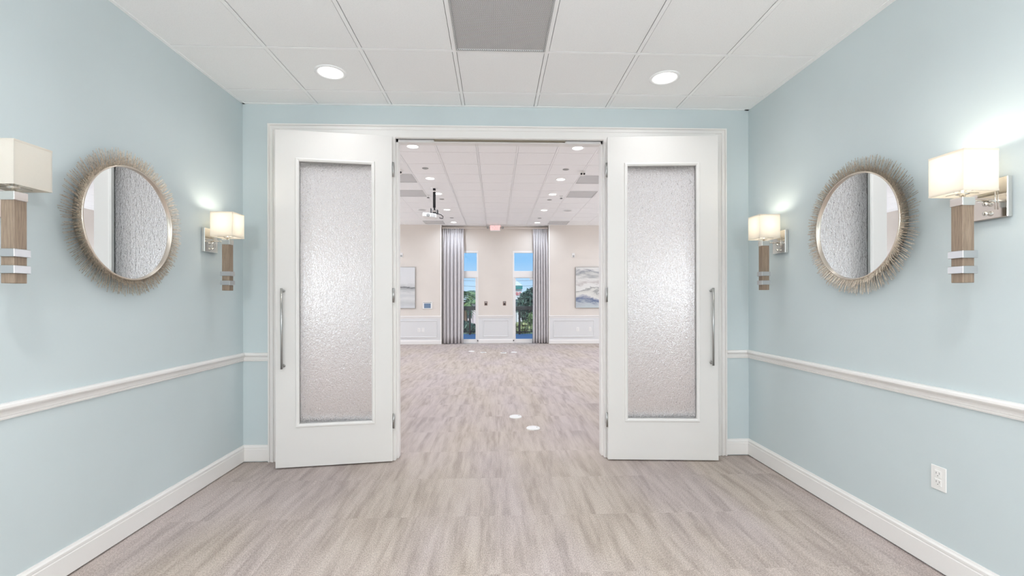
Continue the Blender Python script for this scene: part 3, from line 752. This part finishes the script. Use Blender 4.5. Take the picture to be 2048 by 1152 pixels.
# ------------------------------------------------------------------ paintings
def canvas(label, x0, x1, z0, z1, m):
    t = thing('painting', label, 'painting', ((x0 + x1) / 2, YF, z0), 0)
    hw = (x1 - x0) / 2
    MB().cbox(-hw, hw, -.045, -.003, 0, z1 - z0, .002).build('canvas', m, t)
    MB().rectframe(-hw - .008, hw + .008, -.008, z1 - z0 + .008, [(0, 0), (0, -.04), (.006, -.04), (.006, 0)], lambda u, z, d: (u, d, z)).build('frame', M_STEEL, t)
canvas('pale grey abstract canvas with a dark streak left of the curtains', -3.63, -2.43, 1.10, 2.33, M_ART1)
canvas('white, grey and navy abstract canvas right of the curtains', 2.45, 3.65, 1.10, 2.33, M_ART2)

# ------------------------------------------------------------------ floor boxes
def floorbox(label, x, y, r, m=M_PLASTIC):
    t = thing('floor_outlet', label, 'floor box', (x, y, 0), 0, 'round floor outlets')
    MB().lathe([(0, .011), (r * .80, .011), (r * .82, .009), (r * .86, .009), (r * .9, .012), (r * .98, .008), (r, 0)], 36).build('cover_ring', M_PLASTIC, t)
    b = MB(); b.lathe([(0, .0135), (r * .66, .0135), (r * .7, .0105)], 30); b.build('lid', m, t)
    MB().cbox(r * .5, r * .62, -.008, .008, .013, .0155, .0006).build('latch', M_GREY, t)
floorbox('round white floor outlet in the carpet just inside the doorway, the farther of two', .226, 5.26, .072)
floorbox('round white floor outlet in the carpet nearest the doorway', .39, 4.785, .072)
floorbox('far round floor outlet below the left balcony door', -.63, 11.97, .08)
floorbox('far round floor outlet with a dark lid left of the centre panel', -.315, 11.72, .08, M_GREY)
floorbox('far round floor outlet with a dark lid right of the centre panel', .197, 11.59, .08, M_GREY)
floorbox('far round floor outlet below the right balcony door', .467, 11.7, .08)

# ------------------------------------------------------------------ outside: balcony, planting, buildings
struct('balcony', MB().box(-4, 4, YR + .1, 18.45, -.25, -.03), M_DECK, 'blue balcony floor outside the glass doors')
GZ = -3.8
struct('ground', MB().box(-60, 60, 18.6, 140, GZ - .2, GZ), M_GROUND, 'green and pale ground below the balcony')
t = thing('balcony_railing', 'dark metal balcony railing outside the glass doors', 'railing', (0, 18.2, -.03))
MB().cbox(-2.4, 2.4, -.045, .045, .965, 1.125, .006).build('top_rail', M_RAILING, t)
MB().cbox(-2.4, 2.4, -.02, .02, .08, .12, .004).build('bottom_rail', M_RAILING, t)
pm = MB().cbox(-.04, .04, -.04, .04, 0, .985, .004).mesh('post', M_RAILING)
for x in (-2.35, -1.02, .95, 2.3): link('post', pm, t, (x, 0, 0))
bm_ = MB().box(-.009, .009, -.009, .009, .11, .985).mesh('baluster', M_RAILING)
for i in range(-20, 21): link('baluster', bm_, t, (i * .115 + .02, 0, 0))

def foliage(name, parent, c, rad, n, size, m, seed):
    rng = random.Random(seed); b = MB()
    for _ in range(n):
        d = Vector((rng.gauss(0, 1), rng.gauss(0, 1), rng.gauss(0, 1))).normalized() * rng.uniform(.45, 1.0) ** .6
        p = Vector((c[0] + d.x * rad[0], c[1] + d.y * rad[1], c[2] + d.z * rad[2]))
        a = Vector((rng.gauss(0, 1), rng.gauss(0, 1), rng.gauss(0, 1))).normalized(); e = a.orthogonal().normalized()
        s = size * rng.uniform(.6, 1.4)
        b.add([p - a * s, p + e * s * .45, p + a * s, p - e * s * .45], [(0, 1, 2, 3)])
    return b.build(name, m, parent, recalc=False, kind='stuff')
def tree(label, x, y, top, r, m, seed, size=.16, n=1500):
    t = thing('tree', label, 'tree', (x, y, GZ), 0, 'trees below the balcony')
    h = top - GZ
    b = MB(); rng = random.Random(seed)
    b.tube([(0, 0, 0), (.1, 0, h * .3), (0, .05, h * .75)], [.17, .13, .07], 8)
    for k in range(5):
        a = k * 1.26 + seed; b.tube([(.04, 0, h * (.35 + .06 * k)), (math.cos(a) * r * .7, math.sin(a) * r * .7, h * (.6 + .06 * k))], [.07, .02], 6)
    b.build('trunk', M_TRUNK, t)
    foliage('foliage', t, (0, 0, h - r), (r, r, r * 1.0), n, size, m, seed)
    foliage('foliage', t, (r * .2, -r * .2, h * .42), (r * 1.05, r, h * .4), n, size, m, seed + 50)
def palm(label, x, y, top, seed, m):
    t = thing('palm_tree', label, 'palm tree', (x, y, GZ), 0, 'palms below the balcony'); h = top - GZ - .55
    b = MB(); b.tube([(0, 0, 0), (.06, 0, h * .5), (0, 0, h)], [.16, .12, .13], 8); b.build('trunk', M_TRUNK, t)
    f = MB(); L_ = 1.25
    for k in range(14):
        q = k / 13; px, pz = L_ * q * .85, .75 * math.sin(q * 2.3) * .8 - .75 * q * q * .7
        for s in (-1, 1):
            w_ = .34 * math.sin(math.pi * min(1, q * .9 + .1)) + .02
            f.add([(px, 0, pz), (px + .10, 0, pz), (px + .2, s * w_, pz - .12), (px + .15, s * w_, pz - .14)], [(0, 1, 2, 3)])
    fm = f.mesh('frond', m, False)
    for k in range(14):
        o = link('frond', fm, t, (0, 0, h), rz=k * 2.4 + seed); o.rotation_euler = (0, R(-18 + (k % 4) * 22), k * 2.4 + seed)
palm('palm with spreading fronds seen through the left balcony door', -1.62, 24.2, 1.75, 1, M_LEAF1)
palm('second palm seen through the left balcony door nearer the door frame', -1.05, 26.5, 1.85, 2, M_LEAF2)
tree('dark bushy tree behind the railing at the left balcony door', -1.5, 21.5, .35, .9, M_LEAF2, 3)
tree('yellow green bushy tree at the curtain side of the left balcony door', -2.5, 20.0, .5, .8, M_LEAF3, 4)
tree('tall dark tree filling the right balcony door', 2.15, 25.0, 1.98, 1.0, M_LEAF2, 5, .15, 2200)
tree('yellow green bush low behind the railing at the right balcony door', 1.15, 20.0, .35, .7, M_LEAF3, 6)
tree('grey green tree at the curtain side of the right balcony door', 2.2, 21.5, .9, .8, M_LEAF1, 7)

t = thing('building', 'white building with a teal fascia and red sign beyond the right balcony door', 'building', (1.9, 60, GZ))
MB().box(-3.6, 1.55, 0, 8, 0, 6.6).build('wall', M_BLDG, t)
b = MB(); b.box(-3.9, 1.62, -.35, 8.2, 6.55, 7.0); b.build('fascia', M_TEAL, t)
b = MB(); b.add([(-3.9, -.35, 7.0), (1.6, -.35, 7.0), (1.6, 8.2, 7.0), (-3.9, 8.2, 7.0), (-2.6, 3.9, 8.2), (.6, 3.9, 8.2)], [(0, 1, 5, 4), (1, 2, 5), (2, 3, 4, 5), (3, 0, 4), (0, 3, 2, 1)]); b.build('roof', M_BLDG, t)
for x in (-2.6, -1.2, .2): MB().box(x, x + .9, -.05, .02, 3.6, 5.2).build('window', M_EXGLASS, t)
lettering('ran', .85, M_SIGNRED, t, (.95, -.10, 6.0), .04)
t = thing('building', 'low pink and white building beyond the left balcony door', 'building', (-7.0, 56, GZ))
MB().box(-4, 4.6, 0, 7, 0, 4.6).build('wall', M_PINK, t)
MB().box(-4.3, 4.9, -.3, 7.3, 4.6, 5.15).build('roof', M_BLDG, t)
for x in (-3.2, -1.6, 0, 1.6, 3.2): MB().box(x, x + .9, -.05, .02, 2.9, 4.2).build('window', M_EXGLASS, t)
t = thing('power_line', 'overhead power lines on poles crossing the sky outside the balcony doors', 'power line', (0, 48, GZ))
for x in (-14, 14): MB().tube([(x, 0, 0), (x, 0, 9.4)], [.16, .11], 10).build('pole', M_TRUNK, t)
for k, z in enumerate((6.2, 5.3, 4.4)):
    MB().tube([(-14 + i * 2, -.12, z * .62 + .02 * (i - 7) ** 2 + 3.8) for i in range(15)], .016, 5).build('wire', M_WIRE, t)
